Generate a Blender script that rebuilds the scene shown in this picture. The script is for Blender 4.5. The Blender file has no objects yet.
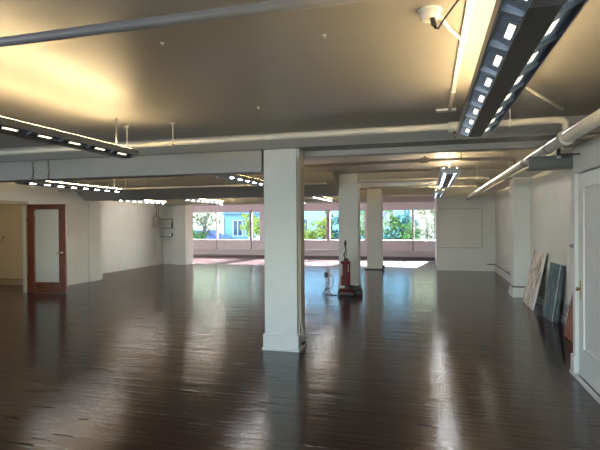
import bpy, bmesh, math, random
from mathutils import Vector, Matrix

S = bpy.context.scene
C = S.collection
PI = math.pi

# ---------------------------------------------------------------- camera
F = 480.0
YAW, PITCH, ROLL = math.radians(15.05), math.radians(-0.35), math.radians(-0.37)
fw = Vector((-math.sin(YAW)*math.cos(PITCH), math.cos(YAW)*math.cos(PITCH), math.sin(PITCH)))
rt = fw.cross(Vector((0, 0, 1))).normalized()
up = rt.cross(fw)
cr, sr = math.cos(ROLL), math.sin(ROLL)
r2 = cr*rt + sr*up
u2 = cr*up - sr*rt
cam_d = bpy.data.cameras.new('camera')
cam = bpy.data.objects.new('camera', cam_d)
C.objects.link(cam)
m = Matrix((r2, u2, -fw)).transposed().to_4x4()
m.translation = Vector((0, 0, 1.6))
cam.matrix_world = m
cam_d.sensor_fit = 'HORIZONTAL'
cam_d.sensor_width = 36.0
cam_d.lens = 36.0*F/600.0
cam_d.clip_start = 0.05
cam_d.clip_end = 400
S.camera = cam

# ---------------------------------------------------------------- light
EXPOSURE = 0.12
S.view_settings.view_transform = 'Standard'
S.view_settings.look = 'None'
S.view_settings.gamma = 1
S.view_settings.use_curve_mapping = False
S.view_settings.exposure = EXPOSURE
S.cycles.max_bounces = 10
S.cycles.diffuse_bounces = 6
S.cycles.glossy_bounces = 5
S.cycles.transparent_max_bounces = 12
S.cycles.sample_clamp_indirect = 4.0
S.cycles.sample_clamp_direct = 0
S.cycles.use_denoising = True
S.cycles.caustics_reflective = False
S.cycles.caustics_refractive = False

W = bpy.data.worlds.new('sky')
S.world = W
W.use_nodes = True
nt = W.node_tree
bg = nt.nodes['Background']
sky = nt.nodes.new('ShaderNodeTexSky')
sky.sky_type = 'NISHITA'
sky.sun_disc = False
sky.sun_elevation = math.radians(30)
sky.sun_rotation = math.radians(25)
sky.air_density = 1.0
sky.dust_density = 1.5
nt.links.new(sky.outputs[0], bg.inputs[0])
bg.inputs[1].default_value = 1.9

def sun_dir(az_deg, el_deg):
    # light travels from the far windows (+Y) towards the room
    az, el = math.radians(az_deg), math.radians(el_deg)
    return Vector((-math.sin(az)*math.cos(el), -math.cos(az)*math.cos(el), -math.sin(el)))
sd = bpy.data.lights.new('sun', 'SUN')
sd.energy = 420.0
sd.angle = math.radians(0.6)
sd.color = (1.0, 0.95, 0.88)
so = bpy.data.objects.new('sun', sd)
C.objects.link(so)
so.rotation_euler = sun_dir(9, 26).to_track_quat('-Z', 'Y').to_euler()
so.location = (10, 40, 20)

def area(name, loc, rot, sx, sy, power, col):
    d = bpy.data.lights.new(name, 'AREA')
    d.shape = 'RECTANGLE'
    d.size = sx
    d.size_y = sy
    d.energy = power
    d.color = col
    o = bpy.data.objects.new(name, d)
    C.objects.link(o)
    o.location = loc
    o.rotation_euler = rot
    return o
# fill area lights added in the unseen window openings behind the camera (wall_front) 
area('daylight_front_a', (-5.4, -3.85, 1.55), (-PI/2+PI, 0, 0), 4.2, 1.5, 210, (0.78, 0.9, 1.0))
area('daylight_front_b', (-0.4, -3.85, 1.55), (-PI/2+PI, 0, 0), 2.6, 1.5, 60, (0.9, 0.96, 1.0))

LAMP = 64.0          # emission of the pendant lamp tubes
SLOT = 2.6
WARM = (1.0, 0.73, 0.37)

# ---------------------------------------------------------------- materials
def mat(name, col, rough=0.6, metal=0.0, spec=0.5, bump=0.0, bscale=40.0, var=0.0, vscale=6.0, emit=0, coat=0.0):
    M = bpy.data.materials.new(name)
    M.use_nodes = True
    n = M.node_tree.nodes
    l = M.node_tree.links
    b = n['Principled BSDF']
    b.inputs['Base Color'].default_value = (*col, 1)
    b.inputs['Roughness'].default_value = rough
    b.inputs['Metallic'].default_value = metal
    b.inputs['Specular IOR Level'].default_value = spec
    if coat:
        b.inputs['Coat Weight'].default_value = coat
        b.inputs['Coat Roughness'].default_value = 0.2
    tc = n.new('ShaderNodeTexCoord')
    if var:
        t = n.new('ShaderNodeTexNoise')
        t.inputs['Scale'].default_value = vscale
        t.inputs['Detail'].default_value = 5
        l.new(tc.outputs['Object'], t.inputs['Vector'])
        r = n.new('ShaderNodeValToRGB')
        r.color_ramp.elements[0].position = 0.3
        r.color_ramp.elements[1].position = 0.7
        r.color_ramp.elements[0].color = (*[c*(1-var) for c in col], 1)
        r.color_ramp.elements[1].color = (*[min(1, c*(1+var)) for c in col], 1)
        l.new(t.outputs['Fac'], r.inputs[0])
        l.new(r.outputs[0], b.inputs['Base Color'])
    if bump:
        t = n.new('ShaderNodeTexNoise')
        t.inputs['Scale'].default_value = bscale
        t.inputs['Detail'].default_value = 4
        l.new(tc.outputs['Object'], t.inputs['Vector'])
        bp = n.new('ShaderNodeBump')
        bp.inputs['Strength'].default_value = bump
        bp.inputs['Distance'].default_value = 0.01
        l.new(t.outputs['Fac'], bp.inputs['Height'])
        l.new(bp.outputs[0], b.inputs['Normal'])
    if emit:
        b.inputs['Emission Color'].default_value = (*col, 1)
        b.inputs['Emission Strength'].default_value = emit
    return M

WALL = mat('painted_plaster', (0.81, 0.835, 0.80), 0.55, bump=0.15, bscale=25, var=0.03, vscale=1.5)
COLM = mat('painted_column', (0.69, 0.715, 0.68), 0.5, bump=0.12, bscale=18, var=0.035, vscale=3)
TRIM = mat('painted_trim', (0.85, 0.85, 0.83), 0.35, var=0.02)
BEAM = mat('painted_beam', (0.36, 0.36, 0.34), 0.45, bump=0.1, bscale=20, var=0.03)
PIPE = mat('painted_pipe', (0.66, 0.64, 0.57), 0.4, var=0.05, vscale=10)
BROWNP = mat('brownish_pipe', (0.34, 0.30, 0.24), 0.4, var=0.05)
GREYPIPE = mat('grey_painted_pipe', (0.20, 0.20, 0.21), 0.4, var=0.05)
BLACK = mat('black_rubber', (0.02, 0.02, 0.02), 0.5)
DARKMET = mat('dark_bronze_housing', (0.085, 0.078, 0.07), 0.35, metal=0.3, var=0.1, vscale=15)
GREYMET = mat('grey_metal', (0.30, 0.31, 0.32), 0.3, metal=0.7)
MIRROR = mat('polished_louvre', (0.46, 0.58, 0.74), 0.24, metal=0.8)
CHROME = mat('chrome', (0.7, 0.7, 0.7), 0.15, metal=1)
BRASS = mat('brass', (0.55, 0.40, 0.16), 0.25, metal=1)
MAHOG = mat('mahogany', (0.11, 0.026, 0.011), 0.3, var=0.35, vscale=9, coat=0.3)
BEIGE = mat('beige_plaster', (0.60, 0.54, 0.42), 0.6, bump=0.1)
REDV = mat('red_vacuum', (0.13, 0.004, 0.008), 0.55, spec=0.25, var=0.15)
WHITEP = mat('white_plastic', (0.8, 0.8, 0.78), 0.4)
GREYBOX = mat('grey_box', (0.34, 0.33, 0.32), 0.5)
LAMPM = mat('warm_lamp_tube', WARM, 0.5, emit=LAMP)
SLOTM = mat('lit_slot', (1.0, 0.86, 0.58), 0.5, emit=SLOT)
SLOTF = mat('bright_lit_slot', (0.97, 0.97, 0.97), 0.5, emit=85.0)
ASPH = mat('asphalt', (0.22, 0.22, 0.23), 0.8, var=0.1)
LAWN = mat('lawn', (0.12, 0.2, 0.05), 0.9, var=0.3)
CREAMB = mat('cream_render', (0.78, 0.66, 0.38), 0.8, var=0.05)
BEIGEB = mat('beige_render', (0.74, 0.60, 0.36), 0.8, var=0.05)
BLUEB = mat('blue_clapboard', (0.22, 0.38, 0.50), 0.7, var=0.08)
PALEB = mat('pale_blue_render', (0.40, 0.62, 0.72), 0.7, var=0.06)
ROOFM = mat('slate_roof', (0.12, 0.2, 0.25), 0.6, var=0.15)
DGLASS = mat('dark_window_glass', (0.05, 0.09, 0.13), 0.08)
WFENCE = mat('white_fence_paint', (0.8, 0.8, 0.78), 0.6)
BARK = mat('bark', (0.12, 0.09, 0.07), 0.9, var=0.2)
BLUECAR = mat('blue_car_paint', (0.12, 0.16, 0.40), 0.25, coat=0.6)
WINFRAME = mat('white_window_frame', (0.75, 0.78, 0.80), 0.35)
GREEN = mat('green_bottle_glass', (0.02, 0.12, 0.07), 0.1)
GOLDB = mat('brown_board_back', (0.28, 0.17, 0.08), 0.8, var=0.15)

def leafmat(name, a, b_):
    M = bpy.data.materials.new(name)
    M.use_nodes = True
    n = M.node_tree.nodes
    l = M.node_tree.links
    n.remove(n['Principled BSDF'])
    d = n.new('ShaderNodeBsdfDiffuse')
    t = n.new('ShaderNodeBsdfTranslucent')
    mx = n.new('ShaderNodeMixShader')
    mx.inputs[0].default_value = 0.08
    tc = n.new('ShaderNodeTexCoord')
    no = n.new('ShaderNodeTexNoise')
    no.inputs['Scale'].default_value = 2.5
    r = n.new('ShaderNodeValToRGB')
    r.color_ramp.elements[0].position = 0.35
    r.color_ramp.elements[1].position = 0.65
    r.color_ramp.elements[0].color = (*a, 1)
    r.color_ramp.elements[1].color = (*b_, 1)
    l.new(tc.outputs['Object'], no.inputs['Vector'])
    l.new(no.outputs['Fac'], r.inputs[0])
    l.new(r.outputs[0], d.inputs[0])
    l.new(r.outputs[0], t.inputs[0])
    l.new(d.outputs[0], mx.inputs[1])
    l.new(t.outputs[0], mx.inputs[2])
    l.new(mx.outputs[0], n['Material Output'].inputs[0])
    return M
LEAFG = leafmat('green_leaves', (0.05, 0.12, 0.04), (0.15, 0.25, 0.09))
LEAFY = leafmat('yellow_green_leaves', (0.20, 0.26, 0.05), (0.38, 0.40, 0.10))
LEAFD = leafmat('dull_leaves', (0.12, 0.10, 0.04), (0.2, 0.18, 0.09))
LEAFT = leafmat('blue_green_leaves', (0.05, 0.13, 0.11), (0.14, 0.26, 0.22))

def glassmat(name, tint=(1, 1, 1), refl=0.06, haze=0.0):
    M = bpy.data.materials.new(name)
    M.use_nodes = True
    n = M.node_tree.nodes
    l = M.node_tree.links
    n.remove(n['Principled BSDF'])
    tr = n.new('ShaderNodeBsdfTransparent')
    tr.inputs[0].default_value = (*tint, 1)
    gl = n.new('ShaderNodeBsdfGlossy')
    gl.inputs['Roughness'].default_value = 0.03
    mx = n.new('ShaderNodeMixShader')
    fr = n.new('ShaderNodeFresnel')
    fr.inputs[0].default_value = 1.3
    l.new(fr.outputs[0], mx.inputs[0])
    l.new(tr.outputs[0], mx.inputs[1])
    l.new(gl.outputs[0], mx.inputs[2])
    out = mx
    if haze:
        df = n.new('ShaderNodeBsdfDiffuse')
        df.inputs[0].default_value = (0.75, 0.8, 0.82, 1)
        m2 = n.new('ShaderNodeMixShader')
        m2.inputs[0].default_value = haze
        l.new(mx.outputs[0], m2.inputs[1])
        l.new(df.outputs[0], m2.inputs[2])
        out = m2
    l.new(out.outputs[0], n['Material Output'].inputs[0])
    return M
GLASS = glassmat('window_glass', (0.93, 0.98, 1.0))
DOORGLASS = glassmat('door_glass', (0.95, 0.98, 0.97), haze=0.12)

def floor_material():
    M = bpy.data.materials.new('dark_stained_planks')
    M.use_nodes = True
    n = M.node_tree.nodes
    l = M.node_tree.links
    b = n['Principled BSDF']
    def math_(op, a, c=None, v=None):
        q = n.new('ShaderNodeMath')
        q.operation = op
        l.new(a, q.inputs[0])
        if c is not None:
            l.new(c, q.inputs[1])
        if v is not None:
            q.inputs[1].default_value = v
        return q.outputs[0]
    tc = n.new('ShaderNodeTexCoord')
    sp = n.new('ShaderNodeSeparateXYZ')
    l.new(tc.outputs['Object'], sp.inputs[0])
    row = math_('MULTIPLY', sp.outputs['Y'], v=1/0.083)
    rid = math_('FLOOR', row)
    fr = math_('FRACT', row)
    # random per row
    wn = n.new('ShaderNodeTexWhiteNoise')
    wn.noise_dimensions = '1D'
    l.new(rid, wn.inputs['W'])
    off = math_('MULTIPLY', wn.outputs['Value'], v=7.3)
    xx = math_('ADD', sp.outputs['X'], off)
    xs = math_('MULTIPLY', xx, v=1/1.35)
    xid = math_('FLOOR', xs)
    xf = math_('FRACT', xs)
    cb = n.new('ShaderNodeCombineXYZ')
    l.new(rid, cb.inputs[0])
    l.new(xid, cb.inputs[1])
    wn2 = n.new('ShaderNodeTexWhiteNoise')
    wn2.noise_dimensions = '2D'
    l.new(cb.outputs[0], wn2.inputs['Vector'])
    # seams
    d1 = math_('ABSOLUTE', math_('SUBTRACT', fr, v=0.5))
    seam = n.new('ShaderNodeMapRange')
    seam.inputs['From Min'].default_value = 0.44
    seam.inputs['From Max'].default_value = 0.5
    l.new(d1, seam.inputs['Value'])
    d2 = math_('ABSOLUTE', math_('SUBTRACT', xf, v=0.5))
    seam2 = n.new('ShaderNodeMapRange')
    seam2.inputs['From Min'].default_value = 0.497
    seam2.inputs['From Max'].default_value = 0.5
    l.new(d2, seam2.inputs['Value'])
    sm = math_('MAXIMUM', seam.outputs[0], seam2.outputs[0])
    # grain stretched along X
    mp = n.new('ShaderNodeMapping')
    mp.inputs['Scale'].default_value = (1.2, 26, 1)
    l.new(tc.outputs['Object'], mp.inputs[0])
    g = n.new('ShaderNodeTexNoise')
    g.inputs['Scale'].default_value = 1.0
    g.inputs['Detail'].default_value = 6
    g.inputs['Roughness'].default_value = 0.6
    l.new(mp.outputs[0], g.inputs['Vector'])
    mp3 = n.new('ShaderNodeMapping')
    mp3.inputs['Scale'].default_value = (0.9, 7, 1)
    l.new(tc.outputs['Object'], mp3.inputs[0])
    gw = n.new('ShaderNodeTexNoise')
    gw.inputs['Scale'].default_value = 1.0
    gw.inputs['Detail'].default_value = 3
    l.new(mp3.outputs[0], gw.inputs['Vector'])
    # worn cracks: rare stretched blotches
    mp2 = n.new('ShaderNodeMapping')
    mp2.inputs['Scale'].default_value = (1.5, 16, 1)
    mp2.inputs['Location'].default_value = (3.7, 1.3, 0)
    l.new(tc.outputs['Object'], mp2.inputs[0])
    ck = n.new('ShaderNodeTexNoise')
    ck.inputs['Scale'].default_value = 1.0
    ck.inputs['Detail'].default_value = 2
    l.new(mp2.outputs[0], ck.inputs['Vector'])
    ckr = n.new('ShaderNodeMapRange')
    ckr.inputs['From Min'].default_value = 0.675
    ckr.inputs['From Max'].default_value = 0.70
    l.new(ck.outputs['Fac'], ckr.inputs['Value'])
    # colour
    ramp = n.new('ShaderNodeValToRGB')
    ramp.color_ramp.elements[0].color = (0.0165, 0.0085, 0.0100, 1)
    ramp.color_ramp.elements[1].color = (0.043, 0.0225, 0.0255, 1)
    mixv = math_('ADD', math_('MULTIPLY', wn2.outputs['Value'], v=0.45), math_('MULTIPLY', g.outputs['Fac'], v=0.6))
    l.new(mixv, ramp.inputs[0])
    dk = n.new('ShaderNodeMix')
    dk.data_type = 'RGBA'
    dk.inputs['B'].default_value = (0.004, 0.003, 0.003, 1)
    l.new(ramp.outputs[0], dk.inputs['A'])
    tot = math_('MAXIMUM', math_('MULTIPLY', sm, v=0.45), ckr.outputs[0])
    l.new(tot, dk.inputs['Factor'])
    l.new(dk.outputs['Result'], b.inputs['Base Color'])
    rr = n.new('ShaderNodeMapRange')
    rr.inputs['To Min'].default_value = 0.07
    rr.inputs['To Max'].default_value = 0.21
    l.new(g.outputs['Fac'], rr.inputs['Value'])
    rsum = math_('ADD', rr.outputs[0], math_('MULTIPLY', ckr.outputs[0], v=0.4))
    l.new(rsum, b.inputs['Roughness'])
    b.inputs['Specular IOR Level'].default_value = 0.5
    # height: seams, cupping, grain, per-plank tilt
    cup = math_('MULTIPLY', math_('MULTIPLY', d1, d1), v=-0.6)
    tilt = math_('MULTIPLY', math_('MULTIPLY', math_('SUBTRACT', wn2.outputs['Value'], v=0.5), fr), v=0.9)
    h = math_('ADD', math_('MULTIPLY', seam.outputs[0], v=-0.3), cup)
    h = math_('ADD', h, tilt)
    h = math_('ADD', h, math_('MULTIPLY', g.outputs['Fac'], v=1.3))
    h = math_('ADD', h, math_('MULTIPLY', gw.outputs['Fac'], v=3.0))
    bp = n.new('ShaderNodeBump')
    bp.inputs['Strength'].default_value = 0.55
    bp.inputs['Distance'].default_value = 0.0022
    l.new(h, bp.inputs['Height'])
    l.new(bp.outputs[0], b.inputs['Normal'])
    return M
FLOORM = floor_material()

def ceiling_material():
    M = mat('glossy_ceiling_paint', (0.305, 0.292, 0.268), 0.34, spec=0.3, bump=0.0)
    n = M.node_tree.nodes
    l = M.node_tree.links
    b = n['Principled BSDF']
    tc = n.new('ShaderNodeTexCoord')
    mp = n.new('ShaderNodeMapping')
    mp.inputs['Scale'].default_value = (1.5, 9, 1)
    l.new(tc.outputs['Object'], mp.inputs[0])
    t = n.new('ShaderNodeTexNoise')
    t.inputs['Scale'].default_value = 1
    t.inputs['Detail'].default_value = 3
    l.new(mp.outputs[0], t.inputs['Vector'])
    bp = n.new('ShaderNodeBump')
    bp.inputs['Strength'].default_value = 0.25
    bp.inputs['Distance'].default_value = 0.01
    l.new(t.outputs['Fac'], bp.inputs['Height'])
    l.new(bp.outputs[0], b.inputs['Normal'])
    return M
CEILM = ceiling_material()

def canvas_mat(name, a, b_, c_, scale):
    M = bpy.data.materials.new(name)
    M.use_nodes = True
    n = M.node_tree.nodes
    l = M.node_tree.links
    b = n['Principled BSDF']
    b.inputs['Roughness'].default_value = 0.6
    tc = n.new('ShaderNodeTexCoord')
    mp = n.new('ShaderNodeMapping')
    mp.inputs['Scale'].default_value = (scale, scale, scale*0.6)
    t = n.new('ShaderNodeTexNoise')
    t.inputs['Detail'].default_value = 8
    t.inputs['Scale'].default_value = 1
    t.inputs['Distortion'].default_value = 1.2
    l.new(tc.outputs['Object'], mp.inputs[0])
    l.new(mp.outputs[0], t.inputs['Vector'])
    r = n.new('ShaderNodeValToRGB')
    r.color_ramp.elements[0].position = 0.36
    r.color_ramp.elements[0].color = (*a, 1)
    r.color_ramp.elements[1].position = 0.66
    r.color_ramp.elements[1].color = (*c_, 1)
    e = r.color_ramp.elements.new(0.5)
    e.color = (*b_, 1)
    l.new(t.outputs['Fac'], r.inputs[0])
    l.new(r.outputs[0], b.inputs['Base Color'])
    return M
PINKCAN = canvas_mat('pink_abstract_canvas', (0.30, 0.19, 0.18), (0.76, 0.68, 0.62), (0.88, 0.85, 0.80), 6)
BLUECAN = canvas_mat('blue_abstract_canvas', (0.015, 0.04, 0.06), (0.035, 0.10, 0.14), (0.20, 0.19, 0.15), 6)
RUSTCAN = canvas_mat('rust_canvas', (0.16, 0.04, 0.025), (0.25, 0.08, 0.05), (0.30, 0.14, 0.10), 5)

# ---------------------------------------------------------------- mesh helpers
def bx(bm, x0, x1, y0, y1, z0, z1, bev=0.0):
    vs = [bm.verts.new((x, y, z)) for x in (x0, x1) for y in (y0, y1) for z in (z0, z1)]
    fs = [(0, 1, 3, 2), (4, 6, 7, 5), (0, 4, 5, 1), (2, 3, 7, 6), (0, 2, 6, 4), (1, 5, 7, 3)]
    faces = [bm.faces.new([vs[i] for i in f]) for f in fs]
    if bev:
        es = set()
        for f in faces:
            es.update(f.edges)
        bmesh.ops.bevel(bm, geom=list(es), offset=bev, segments=2, affect='EDGES', profile=0.6)

def prism(bm, pts, axis, a0, a1):
    """extrude a closed 2D outline along an axis; pts are the two other coordinates in xyz order"""
    def mk(p, a):
        if axis == 'x':
            return (a, p[0], p[1])
        if axis == 'y':
            return (p[0], a, p[1])
        return (p[0], p[1], a)
    A = [bm.verts.new(mk(p, a0)) for p in pts]
    B = [bm.verts.new(mk(p, a1)) for p in pts]
    bm.faces.new(A)
    bm.faces.new(list(reversed(B)))
    k = len(pts)
    for i in range(k):
        bm.faces.new((A[i], B[i], B[(i+1) % k], A[(i+1) % k]))

def tube(bm, pts, r, seg=14, caps=True):
    """sweep a circle along a polyline; r may be a list"""
    pts = [Vector(p) for p in pts]
    rs = r if isinstance(r, (list, tuple)) else [r]*len(pts)
    rings = []
    prev = None
    for i, p in enumerate(pts):
        if i == 0:
            t = pts[1]-pts[0]
        elif i == len(pts)-1:
            t = pts[-1]-pts[-2]
        else:
            t = (pts[i+1]-pts[i]).normalized()+(pts[i]-pts[i-1]).normalized()
        t.normalize()
        if prev is None:
            a = Vector((0, 0, 1)) if abs(t.z) < 0.9 else Vector((1, 0, 0))
            nrm = t.cross(a).normalized()
        else:
            nrm = (prev-t*prev.dot(t)).normalized()
        prev = nrm
        b = t.cross(nrm)
        k = 1.0
        if 0 < i < len(pts)-1:
            c = (pts[i+1]-pts[i]).normalized().dot((pts[i]-pts[i-1]).normalized())
            k = 1/max(0.5, math.sqrt((1+c)/2))
            k = 1+(k-1)*0.5
        rings.append([bm.verts.new(p+(nrm*math.cos(q)+b*math.sin(q))*rs[i]*k) for q in [2*PI*j/seg for j in range(seg)]])
    for a, b in zip(rings, rings[1:]):
        for j in range(seg):
            f = bm.faces.new((a[j], a[(j+1) % seg], b[(j+1) % seg], b[j]))
            f.smooth = True
    if caps:
        bm.faces.new(list(reversed(rings[0])))
        bm.faces.new(rings[-1])

def arc(c, r, a0, a1, plane, k=8):
    """points of an arc in plane 'xz','xy','yz'"""
    out = []
    for i in range(k+1):
        a = a0+(a1-a0)*i/k
        u, v = r*math.cos(a), r*math.sin(a)
        o = {'xz': (u, 0, v), 'xy': (u, v, 0), 'yz': (0, u, v)}[plane]
        out.append((c[0]+o[0], c[1]+o[1], c[2]+o[2]))
    return out

def lathe(bm, prof, seg=20, c=(0, 0, 0)):
    rings = [[bm.verts.new((c[0]+r*math.cos(2*PI*j/seg), c[1]+r*math.sin(2*PI*j/seg), c[2]+z)) for j in range(seg)] for r, z in prof]
    for a, b in zip(rings, rings[1:]):
        for j in range(seg):
            bm.faces.new((a[j], a[(j+1) % seg], b[(j+1) % seg], b[j])).smooth = True
    bm.faces.new(list(reversed(rings[0])))
    bm.faces.new(rings[-1])

def obj(name, build, m_, parent=None, mods=None):
    bm = bmesh.new()
    build(bm)
    bmesh.ops.recalc_face_normals(bm, faces=bm.faces)
    me = bpy.data.meshes.new(name)
    bm.to_mesh(me)
    bm.free()
    for q in (m_ if isinstance(m_, (list, tuple)) else [m_]):
        me.materials.append(q)
    o = bpy.data.objects.new(name, me)
    C.objects.link(o)
    if parent:
        o.parent = parent
    return o

def boxes(*bs, bev=0.0):
    def f(bm):
        for b in bs:
            bx(bm, *b, bev=bev)
    return f

def tag(o, label, cat, group=None):
    o['label'] = label
    o['category'] = cat
    if group:
        o['group'] = group
    return o

def thing(name, label, cat, loc=(0, 0, 0), rz=0, group=None):
    o = bpy.data.objects.new(name, None)
    o.empty_display_size = 0.1
    C.objects.link(o)
    o.location = loc
    o.rotation_euler = (0, 0, rz)
    return tag(o, label, cat, group)

def struct(name, build, m_, label=None, parent=None, cat=None):
    o = obj(name, build, m_, parent)
    if parent is None:
        o['kind'] = 'structure'
        if label:
            o['label'] = label
        if cat:
            o['category'] = cat
    return o

def dup(root, loc, rz=None, label=None, group=None):
    r = root.copy()
    C.objects.link(r)
    r.location = loc
    if rz is not None:
        r.rotation_euler = (0, 0, rz)
    if label:
        r['label'] = label
    if group:
        r['group'] = group
    for ch in list(root.children):
        c = ch.copy()
        C.objects.link(c)
        c.parent = r
        for g in list(ch.children):
            d = g.copy()
            C.objects.link(d)
            d.parent = c
    return r

# ================================================================ STRUCTURE
ZC = 2.70
XL, XR = -9.04, 2.03
YF, YB = -4.0, 21.2
struct('floor', boxes((-13.2, 3.2, YF, 21.5, -0.12, 0.0)), FLOORM, 'dark brown glossy wooden plank floor across the whole room', cat='floor')
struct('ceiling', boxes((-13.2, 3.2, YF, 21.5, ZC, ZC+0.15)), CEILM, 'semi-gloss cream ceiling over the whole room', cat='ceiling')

# left wall with the doorway (Y 8.25..9.15)
DH = 2.07
struct('wall_left', boxes(
    (XL-0.14, XL, YF, 8.2, 0, ZC), (XL-0.14, XL, 8.2, 9.12, DH, ZC), (XL-0.07, XL, 9.12, 10.9, 0, ZC), (XL-0.14, XL, 10.9, 11.3, 0, ZC),
    (XL-0.14, XL+0.0, 11.3, 11.72, 0, ZC), (-10.2, XL-0.14, 11.58, 11.72, 0, ZC), (-10.2, -10.07, 11.72, 16.95, 0, ZC)), WALL,
    'white left wall with the doorway and the step back behind it', cat='wall')
struct('trim_pilaster_left', boxes((XL, XL+0.025, 11.22, 11.72, 0, 2.2)), WALL, 'shallow white pilaster at the corner of the left wall', cat='pilaster')
struct('wall_alcove', boxes((-10.07, -9.48, 16.78, 16.95, 0, ZC)), WALL, 'pale wall behind the thin shelves in the far left corner', cat='wall')
struct('column_wall_pier', boxes((-9.48, -8.95, 16.5, 17.1, 0, ZC)), WALL, 'wide pale pier to the right of the corner shelves', cat='pier')
# beige side room
struct('wall_side_room', boxes((-13.2, XL-0.07, 10.25, 10.4, 0, ZC), (-13.2, -13.06, 5.0, 10.25, 0, ZC), (-13.06, XL-0.14, 5.0, 5.14, 0, ZC)), BEIGE,
       'beige wall of the side room seen through the doorway', cat='wall')
struct('baseboard_side_room', boxes((-13.06, XL-0.07, 10.225, 10.25, 0, 0.15), (-13.06, XL-0.07, 10.21, 10.25, 0.15, 0.17)), mat('beige_baseboard', (0.42, 0.37, 0.28), 0.5), 'beige baseboard in the side room beyond the doorway', cat='baseboard')
struct('trim_doorway', boxes(
    (XL-0.08, XL+0.015, 9.10, 9.17, 0, DH+0.03), (XL-0.16, XL+0.02, 8.12, 8.2, 0, DH+0.03), (XL-0.16, XL+0.02, 8.12, 9.17, DH-0.02, DH+0.05)), mat('beige_frame', (0.42, 0.38, 0.30), 0.5),
    'pale frame of the doorway beside the open wooden door', cat='door frame')
struct('baseboard_left', boxes((XL, XL+0.02, 9.17, 11.22, 0, 0.17), (XL+0.025, XL+0.045, 11.22, 11.74, 0, 0.17), (XL, XL+0.02, YF, 8.12, 0, 0.17),
                               (-10.07, -10.05, 11.74, 16.78, 0, 0.19), (-10.07, -10.045, 11.74, 16.78, 0, 0.03)), TRIM,
       'white baseboard along the left wall', cat='baseboard')

# right wall with pilaster
struct('wall_right', boxes((XR, XR+0.15, 5.4, 16.4, 0, ZC)), WALL, 'plain off-white right wall behind the leaning paintings', cat='wall')
struct('trim_pilaster_right', boxes((1.71, XR, 10.87, 11.32, 0, ZC)), WALL, 'square pilaster projecting from the right wall', cat='pilaster')
struct('wall_closet', boxes((1.46, 1.58, 5.52, 5.6, 0, 2.31), (1.46, 1.58, YF, 4.62, 0, 2.31), (1.46, 1.58, 4.62, 5.52, 2.08, 2.31), (1.58, XR+0.15, 5.48, 5.6, 0, 2.31),
                            (1.46, XR+0.15, YF, 5.6, 2.31, 2.36), (XR+0.15, XR+0.3, YF, 5.4, 0, ZC)), WALL, 'white closet wall holding the panelled door at right', cat='wall')
struct('baseboard_right', boxes(
    (XR-0.02, XR, 5.6, 10.87, 0, 0.14), (XR-0.035, XR, 5.6, 10.87, 0, 0.05), (1.69, 1.71, 10.85, 11.34, 0, 0.19), (1.69, XR, 10.84, 10.87, 0, 0.19), (1.675, XR, 10.82, 10.84, 0, 0.1),
    (1.675, 1.69, 10.82, 11.34, 0, 0.1), (XR-0.02, XR, 11.32, 16.3, 0, 0.16), (1.435, 1.46, 5.5, 5.62, 0, 0.2), (1.425, 1.46, 3.0, 5.63, 0, 0.025)), TRIM,
    'white stepped baseboard along the right wall', cat='baseboard')

# back partition
struct('wall_partition', boxes((0.24, XR+0.15, 16.3, 21.2, 0, ZC)), WALL, 'grey-beige partition wall at the far right end', cat='wall')
struct('trim_partition_panel', boxes((0.30, 1.64, 16.28, 16.3, 0.73, 0.745), (1.625, 1.64, 16.28, 16.3, 0.745, 2.0), (0.30, 1.64, 16.28, 16.3, 1.985, 2.0)), mat('grey_bead', (0.45, 0.44, 0.40), 0.5), 'raised rectangular panel on the far partition wall', cat='wall panel')  # strips painted darker to draw the shade line of the panel edge
struct('baseboard_partition', boxes((0.24, XR, 16.28, 16.3, 0, 0.1)), WALL, 'painted baseboard of the far partition wall', cat='baseboard')

# window wall (back)
WZ0, WZ1 = 0.74, 2.13
GR = [(-13.0, -7.62), (-6.9, -2.62), (-2.62, 0.3)]
piers = [(-13.2, -13.0), (-7.62, -7.1)]
struct('wall_back', boxes((-13.2, 0.3, YB, YB+0.2, -0.1, WZ0), (-13.2, 0.3, YB, YB+0.2, WZ1, ZC), (-13.2, -13.0, YB, YB+0.2, WZ0, WZ1),
                          (-7.62, -6.95, YB, YB+0.2, WZ0, WZ1), (-2.72, -2.58, YB, YB+0.2, WZ0, WZ1)),
       mat('pinkish_plaster', (0.86, 0.86, 0.89), 0.6, var=0.03), 'pale pinkish wall below and above the far windows', cat='wall')
struct('wall_back_left', boxes((-13.3, -13.15, 16.9, 21.4, 0, ZC), (-13.2, -9.48, 16.95, 17.1, 0, ZC)), WALL)
struct('trim_sill_ledge', boxes((-13.0, 0.24, YB-0.10, YB, 0.30, 0.345), (-13.0, 0.24, YB-0.05, YB+0.02, WZ0-0.03, WZ0), bev=0.004), TRIM,
       'white ledge and sill running under the far windows', cat='window sill')
struct('baseboard_back', boxes((-13.0, 0.24, YB-0.12, YB, 0, 0.075)), mat('dark_baseboard', (0.22, 0.18, 0.19), 0.5), 'dark low baseboard under the far windows', cat='baseboard')
struct('wall_front', boxes((-9.2, 3.2, YF-0.15, YF, 0, 0.8), (-9.2, 3.2, YF-0.15, YF, 2.3, ZC), (-9.2, -7.5, YF-0.15, YF, 0.8, 2.3), (-3.3, -1.7, YF-0.15, YF, 0.8, 2.3), (0.9, 3.2, YF-0.15, YF, 0.8, 2.3)), WALL)
for nm, x0, x1 in (('window_front_a', -7.5, -3.3), ('window_front_b', -1.7, 0.9)):
    struct(nm, boxes((x0, x0+0.05, YF-0.1, YF-0.04, 0.8, 2.3), (x1-0.05, x1, YF-0.1, YF-0.04, 0.8, 2.3), (x0, x1, YF-0.1, YF-0.04, 0.8, 0.85), (x0, x1, YF-0.1, YF-0.04, 2.25, 2.3)), WINFRAME)

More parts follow.
